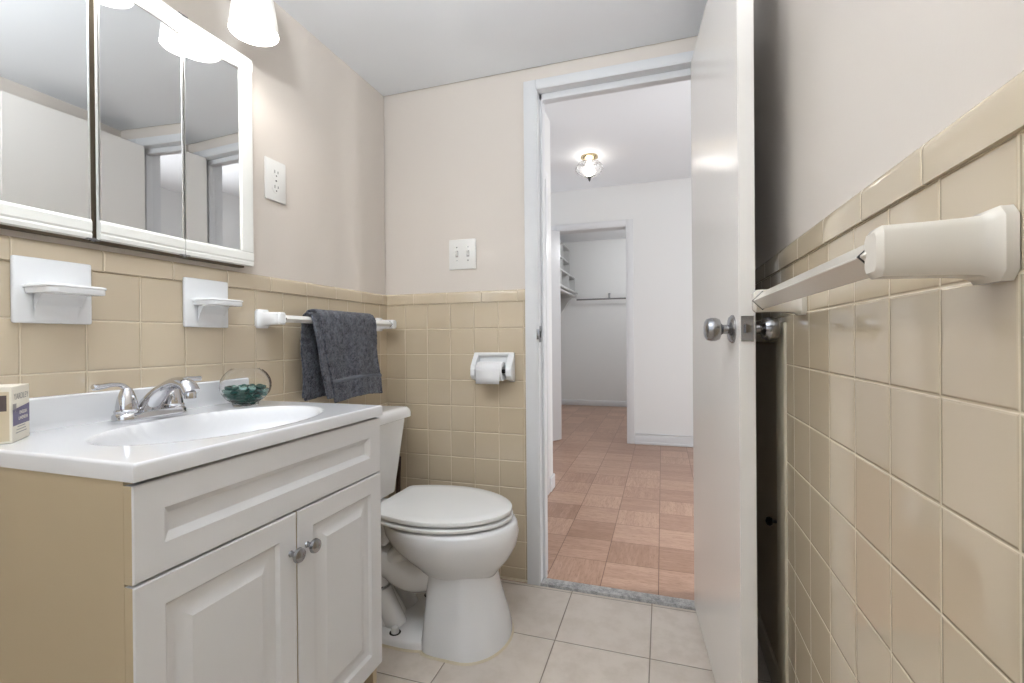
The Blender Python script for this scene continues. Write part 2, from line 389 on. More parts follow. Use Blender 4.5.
# far hall wall with the closet opening
CL, CR, CT = -.985, -.315, h(1.062)
hf = B(); box(hf, -3.0, CL, HY, 4.63, 0, HC); box(hf, CR, 1.95, HY, 4.63, 0, HC); box(hf, CL, CR, HY, 4.63, CT, HC)
struct('wall_hall_far', hf, M['white_wall'], smooth=False)
ct = B(); box(ct, CR, CR+.062, HY-.016, HY, .005, CT+.058, .003); box(ct, CL-.062, CL, HY-.016, HY, .005, CT+.058, .003); box(ct, CL, CR, HY-.016, HY, CT, CT+.058, .003)
box(ct, CR-.006, CR, HY-.014, 4.64, .005, CT, .001); box(ct, CL, CL+.006, HY-.014, 4.64, .005, CT, .001); box(ct, CL, CR, HY-.014, 4.64, CT-.006, CT, .001)
struct('trim_9', ct, M['trim'])
bb = B(); box(bb, CR+.062, 1.93, HY-.016, HY, .005, .088, .004); box(bb, CR+.062, 1.93, HY-.026, HY-.012, .005, .03, .006); box(bb, CR+.075, 1.93, HY-.012, HY, .10, .108, .003)
struct('baseboard_far', bb, M['trim'])
# closet door leaf swung out into the hall
dl = B(); box(dl, -.018, .017, -.70, 0, .012, CT-.012, .002)
bmesh.ops.rotate(dl, verts=dl.verts, cent=(0, 0, 0), matrix=Matrix.Rotation(math.radians(-29), 3, 'Z')); bmesh.ops.translate(dl, vec=(CL+.028, HY-.02, 0), verts=dl.verts)
struct('door_2', dl, M['trim'])
# closet shell
ww = B(); box(ww, -1.60, -1.46, 4.63, 7.05, 0, HC); box(ww, .6, .74, 4.63, 7.05, 0, HC); box(ww, -1.6, .74, 6.92, 7.05, 0, HC)
struct('wall_closet', ww, M['white_wall'], smooth=False)
struct('baseboard_closet_back', bx(-1.46, .6, 6.905, 6.92, .005, .085, .003), M['trim'])
sh = struct('wall_hall_right', box(box(box(box(B(), 1.9, 1.98, 1.93, 2.05, 0, HC), 1.9, 1.98, 2.55, 4.63, 0, HC), 1.9, 1.98, 2.05, 2.55, 0, .65), 1.9, 1.98, 2.05, 2.55, 2.15, HC), M['white_wall'], smooth=False)  # window opening added out of view for the hall fill light
struct('wall_hall_end', box(box(box(box(B(), -3.08, -3.0, 1.93, 3.1, 0, HC), -3.08, -3.0, 4.5, 4.63, 0, HC), -3.08, -3.0, 3.1, 4.5, 0, .65), -3.08, -3.0, 3.1, 4.5, 2.15, HC), M['white_wall'], smooth=False)  # unseen opening added for the left hall fill
struct('wall_hall_side', bx(-3.0, -.85, 1.93, 2.02, 0, HC), M['white_wall'], smooth=False)
# shelf with cubbies and hanging rods in the closet
su = thing('closet_shelf', 'grey-white closet shelf with stepped cubbies on the far left wall', 'shelf', (-1.46, 6.0, 1.55))
obj('shelf_board', bx(-1.46, -1.19, 4.75, 6.90, h(.66), h(.685), .002), M['shelf'], su)
cb = B()
for y0, y1, z0, z1, x1 in ((4.9, 6.86, h(.685), h(.90), -1.22), (4.9, 6.86, h(.90), h(1.13), -1.30), (4.9, 6.86, h(1.13), h(1.33), -1.30)):
    box(cb, -1.455, x1, y0, y1, z1-.018, z1, .001)
    n = 4
    for i in range(n+1):
        yy = y0+(y1-y0)*i/n; box(cb, -1.455, x1, yy-.008, yy+.008, z0, z1-.018)
obj('cubby_boxes', cb, M['shelf'], su)
rd = B(); tube(rd, [(-1.20, 4.8, h(.615)), (-1.20, 6.75, h(.615))], .016)
box(rd, -1.46, -1.19, 6.75, 6.77, h(.60), h(.66))
rd = obj('hanging_rod', rd, M['shelf'], su)
br = B(); tube(br, [(-1.455, 6.6, h(.28)), (-1.21, 6.6, h(.62))], .009, 8); obj('bracket', br, M['shelf'], su)
r2 = thing('closet_rod', 'thin closet rod and cleat across the closet back wall', 'closet rod', (-.45, 6.9, h(.57)))
obj('rod', tube(B(), [(-1.19, 6.80, h(.575)), (.58, 6.80, h(.575))], .011), M['nickel'], r2)
obj('cleat', bx(-1.19, .58, 6.895, 6.915, h(.59), h(.675), .002), M['white_wall'], r2)
hk = B(); tube(hk, [(-.72, 6.80, h(.57)), (-.72, 6.80, h(.65)), (-.72, 6.895, h(.655))], .012, 8); obj('rod_bracket', hk, M['nickel'], r2)
# semi-flush hall lamp
hx, hy = -.541, 3.72
hlm = thing('ceiling_lamp', 'small clear-glass ceiling lamp with dark finial in the hall', 'ceiling lamp', (hx, hy, HC))
obj('canopy', lathe(B(), [(.001, 0), (.065, 0), (.068, -.012), (.05, -.024), (.02, -.034), (.001, -.036)], (hx, hy, HC), n=28), M['brass'], hlm, label='brass canopy')
gl = B()
prof = [(.052, -.045), (.085, -.058), (.105, -.085), (.104, -.11), (.085, -.135), (.05, -.155), (.015, -.162)]
n = 40; loft(gl, [[(hx+r*(1+.05*math.cos(10*2*PI*i/n))*math.cos(2*PI*i/n), hy+r*(1+.05*math.cos(10*2*PI*i/n))*math.sin(2*PI*i/n), HC+z) for i in range(n)] for r, z in prof], cap=False)
gs = obj('glass_bowl', gl, M['hallglass'], hlm); md = gs.modifiers.new('thickness', 'SOLIDIFY'); md.thickness = .003
obj('bulb', lathe(B(), [(.001, 0), (.016, -.01), (.026, -.04), (.022, -.062), (.001, -.075)], (hx, hy, HC-.034), n=20), M['bulb'], hlm)
obj('finial', lathe(B(), [(.001, 0), (.016, -.003), (.018, -.012), (.008, -.018), (.010, -.026), (.004, -.036), (.001, -.042)], (hx, hy, HC-.160), n=20), M['pewter'], hlm, label='dark pointed finial')

# ------------------------------------------------------------------ bathroom door, standing open
dn = Vector((.0830, -1.0, 0)).normalized()            # from hinge to latch edge
dq = Vector((dn.y, -dn.x, 0)); dq = -dq if dq.x < 0 else dq   # towards the right wall
hinge = Vector((.1050, 1.8170, 0)); LEN = (1.1350-1.8170)/dn.y
def D(a, t, z): p = hinge + dn*a + dq*t; return (p.x, p.y, z)
d1 = B(); loft(d1, [[D(0, 0, z), D(LEN, 0, z), D(LEN, .034, z), D(0, .034, z)] for z in (.012, h(.997))])
bmesh.ops.bevel(d1, geom=d1.edges[:], offset=.002, segments=2, affect='EDGES')
d1 = struct('door_1', d1, M['door'])
ka = LEN-.056; kz = h(.020)
for sgn, t0 in ((-1, 0), (1, .034)):
    c = D(ka, t0, kz); ax = dq*sgn
    k = obj('door_knob', lathe(B(), [(.011, 0), (.011, .022), (.014, .026), (.024, .030), (.0275, .038), (.0275, .048), (.025, .057), (.017, .062), (.001, .063)], c, ax, 36), M['nickel'], d1, label='round satin nickel door knob')
    obj('rosette', lathe(B(), [(.033, 0), (.033, .003), (.028, .008), (.012, .012), (.001, .012)], c, ax, 36), M['nickel'], k)
lp = B(); loft(lp, [[D(LEN-.001, .004, z), D(LEN+.0015, .004, z), D(LEN+.0015, .030, z), D(LEN-.001, .030, z)] for z in (kz-.028, kz+.028)])
lp = obj('latch_plate', lp, M['nickel'], d1, label='metal latch plate on the door edge')
lb = B(); loft(lb, [[D(LEN, .010, z), D(LEN+.010, .012, z), D(LEN+.003, .024, z), D(LEN, .024, z)] for z in (kz-.009, kz+.009)]); obj('latch_bolt', lb, M['nickel'], lp)
for z in (.25, 1.75):
    hb = B(); tube(hb, [D(.004, .040, z), D(.004, .040, z+.08)], .006, 10); obj('hinge', hb, M['nickel'], d1)

# ------------------------------------------------------------------ vanity cabinet
FX = -.712; VY0, VY1 = .460, 1.067
vc = thing('vanity_cabinet', 'white raised-panel bathroom vanity cabinet with a tan side panel', 'cabinet', (-.94, .765, 0))
vb = B(); bxk = FX-.018
box(vb, XL+.002, bxk-.0005, VY0, VY0+.016, .0, h(-.197)); box(vb, XL+.002, bxk-.0005, VY1-.016, VY1, .0, h(-.197))
box(vb, XL+.002, bxk-.01, VY0+.016, VY1-.016, .12, .138); box(vb, XL+.002, XL+.008, VY0+.016, VY1-.016, .0, .60)
box(vb, bxk-.018, bxk, VY0+.0165, VY0+.04, .138, h(-.197)); box(vb, bxk-.018, bxk, VY1-.04, VY1-.0165, .138, h(-.197))
box(vb, bxk-.018, bxk, VY0+.016, VY1-.016, h(-.36), h(-.33)); box(vb, bxk-.018, bxk, VY0+.016, VY1-.016, h(-.215), h(-.197)); box(vb, bxk-.018, bxk, .74, .80, .138, h(-.35))
obj('cabinet_body', vb, M['cabside'], vc, label='tan side panel and carcass')
obj('toe_kick', bx(bxk-.07, bxk-.055, VY0+.016, VY1-.016, 0, .12), M['cabside'], vc)
def panel(y0, y1, z0, z1, rings):
    bm = B(); f = lambda u, v, d: (FX+d, u, v)
    rings_panel(bm, f, y0, y1, z0, z1, [(0, -.018), (0, -.002), (.002, 0)] + rings)
    quad(bm, [f(y0, z0, -.018), f(y0, z1, -.018), f(y1, z1, -.018), f(y1, z0, -.018)])
    bmesh.ops.remove_doubles(bm, verts=bm.verts, dist=1e-5); bm.normal_update()
    for f in bm.faces:                      # unwrapped board edge shows the tan substrate
        if all(abs(v.co.y-y0) < 1e-4 for v in f.verts): f.material_index = 1
    return bm
DR = [(.044, 0), (.056, -.009), (.058, -.0095)]
obj('drawer_front', panel(VY0, VY1-.001, h(-.3435), h(-.203), DR), (M['cab'], M['cabside']), vc, ang=20)
DO = [(.044, 0), (.050, -.0065), (.060, -.0085), (.068, -.0075), (.084, -.001), (.086, 0)]
ds = .7695
for y0, y1, ky in ((VY0, ds-.0015, .752), (ds+.0015, VY1, .797)):
    dd = obj('cabinet_door', panel(y0, y1, h(-.851), h(-.3475), DO), (M['cab'], M['cabside']), vc, ang=20)
    obj('knob', lathe(B(), [(.0065, 0), (.005, .003), (.005, .011), (.011, .014), (.0150, .019), (.0135, .025), (.008, .028), (.001, .029)], (FX, ky, h(-.426)), (1, 0, 0), 24), M['nickel'], dd, label='round nickel knob')

# ------------------------------------------------------------------ vanity top with integral basin
vt = thing('countertop', 'white cultured marble vanity top with integral oval basin', 'countertop', (-.94, .765, h(-.196)))
TZV = h(-.170); TX0, TX1 = XL+.001, -.706; TY0, TY1 = .458, 1.069
bcx, bcy, ba, bb_ = -.895, .765, .157, .236
def topz(x, y):
    r = math.sqrt(((x-bcx)/ba)**2 + ((y-bcy)/bb_)**2); z = TZV
    if r < 1:
        t = 1-r; e = min(1, t/.10); e = e*e*(3-2*e)
        z -= .010*e + .118*(1-r**2.2)**.80*e
    e = min(TX1-x, y-TY0, TY1-y)
    if e < .005: z -= .005-math.sqrt(max(0, .005**2-(.005-e)**2))
    return z
def axis(a, b, n, fine):
    v = [a+(b-a)*i/n for i in range(n+1)]
    return sorted(set(round(q, 5) for q in v + fine))
xs = axis(TX0, TX1, 76, [TX1-.001, TX1-.0025, TX1-.0045]); ys = axis(TY0, TY1, 100, [TY0+.001, TY0+.0025, TY0+.0045, TY1-.001, TY1-.0025, TY1-.0045])
bm = B(); V = [[bm.verts.new((x, y, topz(x, y))) for y in ys] for x in xs]
for i in range(len(xs)-1):
    for j in range(len(ys)-1): bm.faces.new((V[i][j], V[i+1][j], V[i+1][j+1], V[i][j+1]))
per = [V[i][0] for i in range(len(xs))] + V[-1][1:] + [V[i][-1] for i in range(len(xs)-2, -1, -1)] + V[0][-2:0:-1]
low = [bm.verts.new((v.co.x, v.co.y, h(-.1965))) for v in per]
inn = [bm.verts.new((min(max(v.co.x, TX0+.02), TX1-.03), min(max(v.co.y, TY0+.03), TY1-.03), h(-.1965))) for v in per]
for i in range(len(per)):
    j = (i+1) % len(per)
    bm.faces.new((per[i], per[j], low[j], low[i]))
    if (inn[i].co-inn[j].co).length > 1e-6: bm.faces.new((low[i], low[j], inn[j], inn[i]))
obj('basin_top', bm, M['marble'], vt, ang=45)
bs = B()
prof = [(XL+.001, TZV-.002), (XL+.024, TZV-.002), (XL+.021, TZV+.004), (XL+.020, TZV+.012), (XL+.020, h(-.109)), (XL+.017, h(-.1055)), (XL+.001, h(-.1055))]
loft(bs, [[(x, y, z) for x, z in prof] for y in (TY0, TY1-.001)]); obj('backsplash', bs, M['marble'], vt, ang=40)
obj('drain', lathe(B(), [(.001, 0), (.020, 0), (.022, .002), (.018, .004), (.001, .0045)], (bcx, bcy, topz(bcx, bcy)+.0005)), M['chrome'], vt, label='chrome drain')

# ------------------------------------------------------------------ faucet
fcx, fcy = -1.100, .752
fa = thing('faucet', 'chrome two-handle centerset faucet on the white vanity top', 'faucet', (fcx, fcy, TZV))
def stadium(cx, cy, l, w, z, n=20):
    o = []
    for k in range(n):
        a = -PI/2 + PI*k/(n-1)*1.0; o.append((cx+w*math.cos(a+PI/2), cy+l+w*math.sin(a+PI/2), z))
    for k in range(n):
        a = PI/2 + PI*k/(n-1); o.append((cx+w*math.cos(a+PI/2), cy-l+w*math.sin(a+PI/2), z))
    return o
z0 = TZV+.0006
obj('base', loft(B(), [stadium(fcx, fcy, .050, .026, z0), stadium(fcx, fcy, .050, .027, z0+.003), stadium(fcx, fcy, .050, .026, z0+.014), stadium(fcx, fcy, .049, .023, z0+.019), stadium(fcx, fcy, .048, .018, z0+.021)]), M['chrome'], fa)
spp = curve_pts([(fcx-.008, fcy, z0+.012), (fcx+.006, fcy, z0+.036), (fcx+.035, fcy+.001, z0+.062), (fcx+.075, fcy+.002, z0+.080), (fcx+.108, fcy+.002, z0+.076), (fcx+.122, fcy+.002, z0+.060)], 7)
rr = [.027-.012*min(1, i/16)+.001*max(0, i-20)/14 for i in range(len(spp))]
sp = obj('spout', tube(B(), spp, rr, 20, sx=1.15, sy=.85), M['chrome'], fa)
obj('aerator', lathe(B(), [(.0105, 0), (.0115, -.003), (.0115, -.014), (.009, -.016), (.001, -.016)], (fcx+.117, fcy+.002, z0+.062), n=24), M['chrome'], sp)
for sg in (-1, 1):
    hy_ = fcy+sg*.050
    hd = obj('handle', lathe(B(), [(.0225, .018), (.023, .024), (.0205, .027), (.020, .034), (.0165, .052), (.0115, .066), (.0085, .072), (.001, .076)], (fcx, hy_, z0), n=28), M['chrome'], fa)
    lv = curve_pts([(fcx, hy_-sg*.004, z0+.066), (fcx, hy_+sg*.010, z0+.079), (fcx+.001, hy_+sg*.028, z0+.082), (fcx+.003, hy_+sg*.052, z0+.080), (fcx+.005, hy_+sg*.066, z0+.080)], 6)
    rl = [.0085, .0085, .008, .0075, .007, .0065, .0062, .006, .006, .006, .006, .006, .0062, .0064, .0066, .007, .0072, .0075, .0078, .008, .008, .0082, .0082, .008, .005]
    obj('lever', tube(B(), lv, rl[:len(lv)], 16, sx=1.0, sy=.8), M['chrome'], hd)

# ------------------------------------------------------------------ glass bowl with glass pebbles
gx, gy, gr = -1.066, .972, .061
gz = TZV+.0005
gb = thing('glass_bowl', 'round clear glass bowl holding green stones, beside the faucet', 'bowl', (gx, gy, gz))
prof = [(.001, .002), (.030, .0)] + [(gr*math.sin(a), gr*.87-gr*.87*math.cos(a)+.0) for a in [math.radians(q) for q in range(32, 150, 7)]]
inner = [(max(.001, r-.0022), z+.0022*(1 if r < .04 else 0)) for r, z in prof][::-1]
obj('bowl_glass', lathe(B(), prof+inner, (gx, gy, gz), n=48, cap=False), M['glass'], gb)
wp = [(gx+.0 + (gr+.0015)*math.sin(a)*.55, gy+(gr+.0015)*math.sin(a)*.84, gz+gr*.87-gr*.87*math.cos(a)) for a in [math.radians(q) for q in range(62, 146, 6)]]
obj('dark_arc', tube(B(), wp, .0012, 8), M['brownstick'], gb, label='thin dark curved line along the bowl side')  # thin dark arc following one side of the bowl
gem_me = {}
def gem(kind, scl=.0105):
    if kind not in gem_me:
        bm = B(); bmesh.ops.create_icosphere(bm, subdivisions=2, radius=1)
        for v in bm.verts: v.co = Vector((v.co.x*scl, v.co.y*scl*.92, v.co.z*scl*.52 + (.0 if v.co.z > 0 else .001)))
        for f in bm.faces: f.smooth = True
        me = bpy.data.meshes.new('glass_pebble'); bm.to_mesh(me); bm.free(); me.materials.append(M[kind]); gem_me[kind] = me
    return gem_me[kind]
GL = {'gemA': ('teal glass pebble heaped in the clear bowl', 'teal pebbles in the glass bowl'), 'gemB': ('dark green glass pebble heaped in the clear bowl', 'dark green pebbles in the glass bowl'), 'gemC': ('pale aqua glass pebble heaped in the clear bowl', 'pale aqua pebbles in the glass bowl')}
cnt = 0
for lay, (zz, rad) in enumerate(((.0085, (.0, .021)), (.0185, (.012, .034)), (.0285, (.014, .036, .045)), (.0385, (.012, .028, .047)), (.0475, (.0, .020, .040)))):
    for rr_ in rad:
        n = max(1, int(2*PI*rr_/.0225)) if rr_ > 0 else 1
        for i in range(n):
            a = 2*PI*i/n + lay*.5 + random.uniform(-.1, .1); k = ('gemB', 'gemA', 'gemB', 'gemA', 'gemC')[cnt % 5 if random.random() < .7 else random.randrange(5)]; cnt += 1
            o = bpy.data.objects.new('glass_pebble', gem(k)); COL.objects.link(o)
            o.location = (gx+rr_*math.cos(a), gy+rr_*math.sin(a), gz+zz)
            o.rotation_euler = (random.uniform(-.35, .35), random.uniform(-.35, .35), random.uniform(0, 6))
            o['label'], o['group'] = GL[k]; o['category'] = 'glass pebble'

# ------------------------------------------------------------------ soap box on the counter
sbx = thing('soap_box', 'small cream and purple printed carton at the counter left end', 'box', (-1.09, .50, TZV))
A = Vector((-1.056, .4945, 0)); e1 = Vector((-.0585, .052, 0)); n1 = e1.normalized(); e2 = Vector((n1.y, -n1.x, 0)); e2 = -e2 if e2.y > 0 else e2
wd, dp, ht = e1.length, .0385, .0965; e2 = e2.normalized()
nf = -Vector((e2.x, e2.y, 0)) if False else None
def SB(a, b, z): p = A + n1*a + e2*b; return (p.x, p.y, TZV+.0005+z)
bm = B(); loft(bm, [[SB(0, 0, z), SB(wd, 0, z), SB(wd, dp, z), SB(0, dp, z)] for z in (0, ht)]); bmesh.ops.bevel(bm, geom=bm.edges[:], offset=.0008, segments=1, affect='EDGES')
# which side faces the room: the label face is the one whose outward normal looks at the camera
obj('carton', bm, M['card'], sbx, smooth=False)
sgn = -1 if True else 1
def decal(name, a0, a1, z0_, z1_, mt, face=0, off=.0004, parent=sbx, slant=0):
    bm = B()
    if face == 0: pts = [SB(a0, -off, z0_), SB(a1, -off, z0_), SB(a1, -off, z1_+slant), SB(a0, -off, z1_)]
    else: pts = [SB(-off, a0, z0_), SB(-off, a1, z0_), SB(-off, a1, z1_), SB(-off, a0, z1_)]
    quad(bm, pts); r = bmesh.ops.extrude_face_region(bm, geom=bm.faces[:]); 
    nrm = (-e2 if face == 0 else -n1)*.0001
    bmesh.ops.translate(bm, vec=nrm, verts=[v for v in r['geom'] if isinstance(v, bmesh.types.BMVert)])
    return obj(name, bm, mt, parent, smooth=False)
pb = decal('printed_band', .003, wd-.002, .028, .056, M['purple'], slant=.006)
decal('side_print', .006, dp-.005, .055, .082, M['brown_print'], 1)
decal('side_print', .003, dp-.003, .004, .088, M['card2'], 1, .0002)
for k_ in range(3): decal('small_print', .014+.004*k_, wd-.016-.003*k_, .014+.005*k_, .0155+.005*k_, M['grey_print'])
decal('flower_print', .004, .018, .050, .066, M['grey_print'])
def words(txt, size, a, z, mt, name, parent=sbx):
    c = bpy.data.curves.new(name, 'FONT'); c.body = txt; c.size = size; c.align_x = 'CENTER'; c.extrude = .0001
    o = bpy.data.objects.new(name, c); COL.objects.link(o); c.materials.append(mt); o.parent = parent
    X = n1; Z = -e2; Y = Z.cross(X)
    if Y.z < 0: X = -X; Y = Z.cross(X)
    mw = Matrix.Identity(4)
    for i in range(3): mw[i][0], mw[i][1], mw[i][2] = X[i], Y[i], Z[i]
    p = Vector(SB(a, -.0007, z)) - origin(parent)
    for i in range(3): mw[i][3] = p[i]
    me = bpy.data.meshes.new_from_object(o); me.materials.clear(); me.materials.append(mt)
    bpy.data.objects.remove(o); bpy.data.curves.remove(c); me.transform(mw)
    o = bpy.data.objects.new(name, me); COL.objects.link(o); o.parent = parent
    return o
words('YARDLEY', .0150, wd/2, .073, M['grey_print'], 'lettering')
words('ENGLISH', .0085, wd/2+.008, .046, M['card'], 'lettering', pb)
words('LAVENDER', .0085, wd/2+.008, .036, M['card'], 'lettering', pb)

# ------------------------------------------------------------------ ceramic soap and toothbrush dishes
def dish(label, y0, y1, ty0, ty1, tx, name):
    t = thing(name, label, 'soap dish', (XL, (y0+y1)/2, h(.1)))
    bm = B(); box(bm, XL+.0006, XL+.012, y0, y1, h(.040), h(.169), .004, 3)
    obj('plate', bm, M['ceramic'], t)
    tz = h(.110)
    out = []; r = .016
    pts = [(XL+.012, ty0), (tx-r, ty0)] + [(tx-r+r*math.sin(a), ty0+r-r*math.cos(a)) for a in (.4, .8, 1.2)] + [(tx, ty0+r), (tx, ty1-r)] + [(tx-r+r*math.cos(a), ty1-r+r*math.sin(a)) for a in (.4, .8, 1.2)] + [(tx-r, ty1), (XL+.012, ty1)]
    bm = B(); prism(bm, [(x, y, tz-.013) for x, y in pts], (0, 0, .013), .003)
    obj('tray', bm, M['ceramic'], t)
    bm = B()                               # lip around the tray
    for a, b in zip(pts[1:], pts[2:]): pass
    tube(bm, [(x*1.0-.001 if x > XL+.02 else x, y, tz+.001) for x, y in pts], .003, 8); obj('tray_lip', bm, M['ceramic'], t)
    bm = B(); prism(bm, [(XL+.014, ty0+.012, h(.045)), (XL+.014, ty0+.012, tz-.012), (XL+.045, ty0+.012, tz-.012), (XL+.020, ty0+.012, h(.075))], (0, ty1-ty0-.024, 0), .003)
    obj('bracket', bm, M['ceramic'], t)
dish('square white ceramic soap dish above the cream and purple carton', .550, .679, .566, .664, -1.088, 'soap_dish')
dish('square white ceramic soap dish beside the towel bar, behind the faucet', .884, 1.0105, .903, 1.000, -1.094, 'soap_dish')

# ------------------------------------------------------------------ towel bars
def towel_bar(label, side, y0, y1, zc, xw, xb, m_, m2, name='towel_bar', bh=.030, s=.0125, sh_=.026, arm=.02):
    """side +1: on the left wall, reaching to +x; -1: on the right wall"""
    t = thing(name, label, 'towel bar', (xw, (y0+y1)/2, zc))
    for yc, d in ((y0, 1), (y1, -1)):
        bm = B()
        # flared wall plate narrowing into an arm that ends in a socket for the bar
        def ring(x, hy, hz, yo=0): 
            c = .28
            pts = [(-hy, -hz*(1-c)), (-hy*(1-c), -hz), (hy*(1-c), -hz), (hy, -hz*(1-c)), (hy, hz*(1-c)), (hy*(1-c), hz), (-hy*(1-c), hz), (-hy, hz*(1-c))]
            return [(x, yc+yo+p, zc+q) for p, q in pts]
        L = xb-xw; R = [ring(xw+side*.0006, .024, bh), ring(xw+side*.009, .024, bh), ring(xw+side*.0125, .0195, bh*.9), ring(xw+side*.019, .0168, sh_*.86), ring(xw+L*.4, .0165, sh_*.83), ring(xw+L*.75, .016, sh_*.8), ring(xb+side*.010, .016, sh_*.78), ring(xb+side*.0145, .012, sh_*.6)]
        loft(bm, R); obj('post', bm, m_, t, ang=40)
    bm = B(); box(bm, -s, s, y0+.008, y1-.008, -s, s, .0012, 1)
    bmesh.ops.rotate(bm, verts=bm.verts, cent=(0, 0, 0), matrix=Matrix.Rotation(PI/4, 3, 'Y')); bmesh.ops.translate(bm, vec=(xb, 0, zc), verts=bm.verts)
    obj('bar', bm, m2, t, ang=30)
    for yy in (y0+.0168, y1-.0168):
        g = B(); box(g, -s-.0009, s+.0009, yy-.0012, yy+.0012, -s-.0009, s+.0009)
        bmesh.ops.rotate(g, verts=g.verts, cent=(0, 0, 0), matrix=Matrix.Rotation(PI/4, 3, 'Y')); bmesh.ops.translate(g, vec=(xb, 0, zc), verts=g.verts)
        obj('socket_gap', g, M['dark'], t, label='dark gap where the bar enters its socket')
    return t
towel_bar('white ceramic towel bar over the toilet tank holding a grey towel', 1, 1.133, 1.755, h(.0705), XL, -1.108, M['ceramic'], M['plastic'], bh=.029, s=.0085, sh_=.024)
towel_bar('bone towel bar with square rod on the near right tiled wall', -1, .490, 1.050, h(.0735), XR, .190, M['bone'], M['bone'], bh=.030, s=.0125, sh_=.028)

# ------------------------------------------------------------------ towel
def towel():
    t = thing('hand_towel', 'charcoal grey terry hand towel draped over the white bar', 'towel', (-1.108, 1.45, h(.08)))
    xb, zb = -1.108, h(.0705)
    def layer(y0a, y1a, y0b, y1b, zbk, zfr, rad, fan, th, name, seed, ph):
        # path from the back hem over the bar to the front hem; the y range changes along it
        path = []
        nb = 16
        for i in range(nb+1): path.append((xb-rad, zbk+(zb-zbk)*i/nb, -1+i/nb))
        for i in range(1, 9): a = PI-PI*i/8; path.append((xb+rad*math.cos(a), zb+rad*math.sin(a), i/8*.001))
        nf = 22
        for i in range(1, nf+1): path.append((xb+rad+fan*i/nf, zb+(zfr-zb)*i/nf, i/nf))
        ny = 36; rn = random.Random(seed); bm = B(); G = []
        for px, pz, s in path:
            row = []
            k = max(0, s); kb = max(0, -s)
            ya = y0a+(y0b-y0a)*k - .0*kb; yb = y1a+(y1b-y1a)*k
            for j in range(ny+1):
                v = j/ny; y = ya+(yb-ya)*v
                wv = .0055*math.sin(v*9+ph+s*1.2) + .003*math.sin(v*21+ph*2) ; wv *= min(1, abs(s)*2.2)
                dz = -.006*math.sin(v*5+ph)*abs(s)
                row.append(bm.verts.new((px+wv*(1 if s > 0 else -.5)+.0, y+.004*math.sin(s*7+ph)*min(1, abs(s)*3), pz+dz)))
            G.append(row)
        for a, b in zip(G, G[1:]):
            for j in range(ny): bm.faces.new((a[j], a[j+1], b[j+1], b[j]))
        o = obj(name, bm, M['terry'], t, ang=180)
        md = o.modifiers.new('thick', 'SOLIDIFY'); md.thickness = th; md.offset = 0
        md = o.modifiers.new('soft', 'BEVEL'); md.width = th*.4; md.segments = 2; md.limit_method = 'ANGLE'; md.angle_limit = math.radians(60)
        md = o.modifiers.new('sub', 'SUBSURF'); md.levels = 1; md.render_levels = 2
        tx = bpy.data.textures.get('nap') or bpy.data.textures.new('nap', 'CLOUDS'); tx.noise_scale = .006
        md = o.modifiers.new('nap', 'DISPLACE'); md.texture = tx; md.strength = .005; md.mid_level = .5
        return o, G
    layer(1.250, 1.530, 1.285, 1.560, h(-.185), h(-.190), .0215, .016, .008, 'inner_fold', 1, .4)
    layer(1.270, 1.585, 1.325, 1.612, h(-.195), h(-.206), .034, .012, .009, 'outer_fold', 2, 1.9)
    # woven band across the lower front
    bm = B(); G = []
    for k, (z, dx) in enumerate(((h(-.142), 0), (h(-.139), .0062), (h(-.129), .0062), (h(-.126), 0))):
        s = (zb-z)/(zb-h(-.206)); row = []
        for j in range(37):
            v = j/36; ya = 1.270+.055*s; yb = 1.585+.027*s; y = ya+(yb-ya)*v
            wv = (.0055*math.sin(v*9+1.9+s*1.2)+.003*math.sin(v*21+3.8))
            row.append(bm.verts.new((xb+.034+.012*s+wv+dx+.0005, y+.004*math.sin(s*7+1.9)-.001, z-.006*math.sin(v*5+1.9)*s)))
        G.append(row)
    for a, b in zip(G, G[1:]):
        for j in range(36): bm.faces.new((a[j], a[j+1], b[j+1], b[j]))
    obj('woven_band', bm, M['band'], t, label='smooth lighter woven band')
towel()

# ------------------------------------------------------------------ toilet
TY = 1.455
to = thing('toilet', 'white two-piece toilet with closed seat lid beside the vanity', 'toilet', (-.83, TY, 0))
def egg(xb_, xf, hw, z, n=48, flat=.0, yc=TY, pw=2.0, cf=.56):
    """outline with a broad front; xb_ back x, xf front x"""
    L = xf-xb_; cx = xb_+L*(1-cf) ; o = []
    for i in range(n):
        a = 2*PI*i/n; c, s = math.cos(a), math.sin(a)
        ax = (xf-cx) if c > 0 else (cx-xb_)
        e = 2/pw if c > 0 else 2/(pw+flat)
        o.append((cx+ax*math.copysign(abs(c)**e, c), yc+hw*math.copysign(abs(s)**e, s), z))
    return o
bowl = B()
R = [egg(-.79, -.536, .098, .205), egg(-.80, -.524, .112, .225), egg(-.82, -.507, .127, .245), egg(-.86, -.483, .150, .275), egg(-.90, -.465, .174, .312), egg(-.925, -.457, .186, .35), egg(-.93, -.462, .187, .378), egg(-.93, -.468, .183, .388), egg(-.92, -.485, .165, .391)]
loft(bowl, R); box(bowl, -1.17, -.88, TY-.115, TY+.115, .30, .385, .018, 3)
obj('bowl', bowl, M['porc'], to, ang=60)
ped = B()
R = [egg(-.75, -.486, .156, 0.0, flat=4, cf=.45), egg(-.75, -.486, .156, .022, flat=4, cf=.45), egg(-.748, -.496, .142, .07, flat=4, cf=.45), egg(-.745, -.520, .124, .15, flat=4, cf=.45), egg(-.742, -.534, .112, .22, flat=4, cf=.45), egg(-.76, -.534, .108, .26, flat=3, cf=.5)]
loft(ped, R)
obj('pedestal', ped, M['porc'], to, ang=60)
ft = B()
R = [egg(-1.02, -.60, .150, z, flat=1, cf=.5) for z in (0, .020)] + [egg(-1.01, -.61, .142, .030, flat=1, cf=.5)]
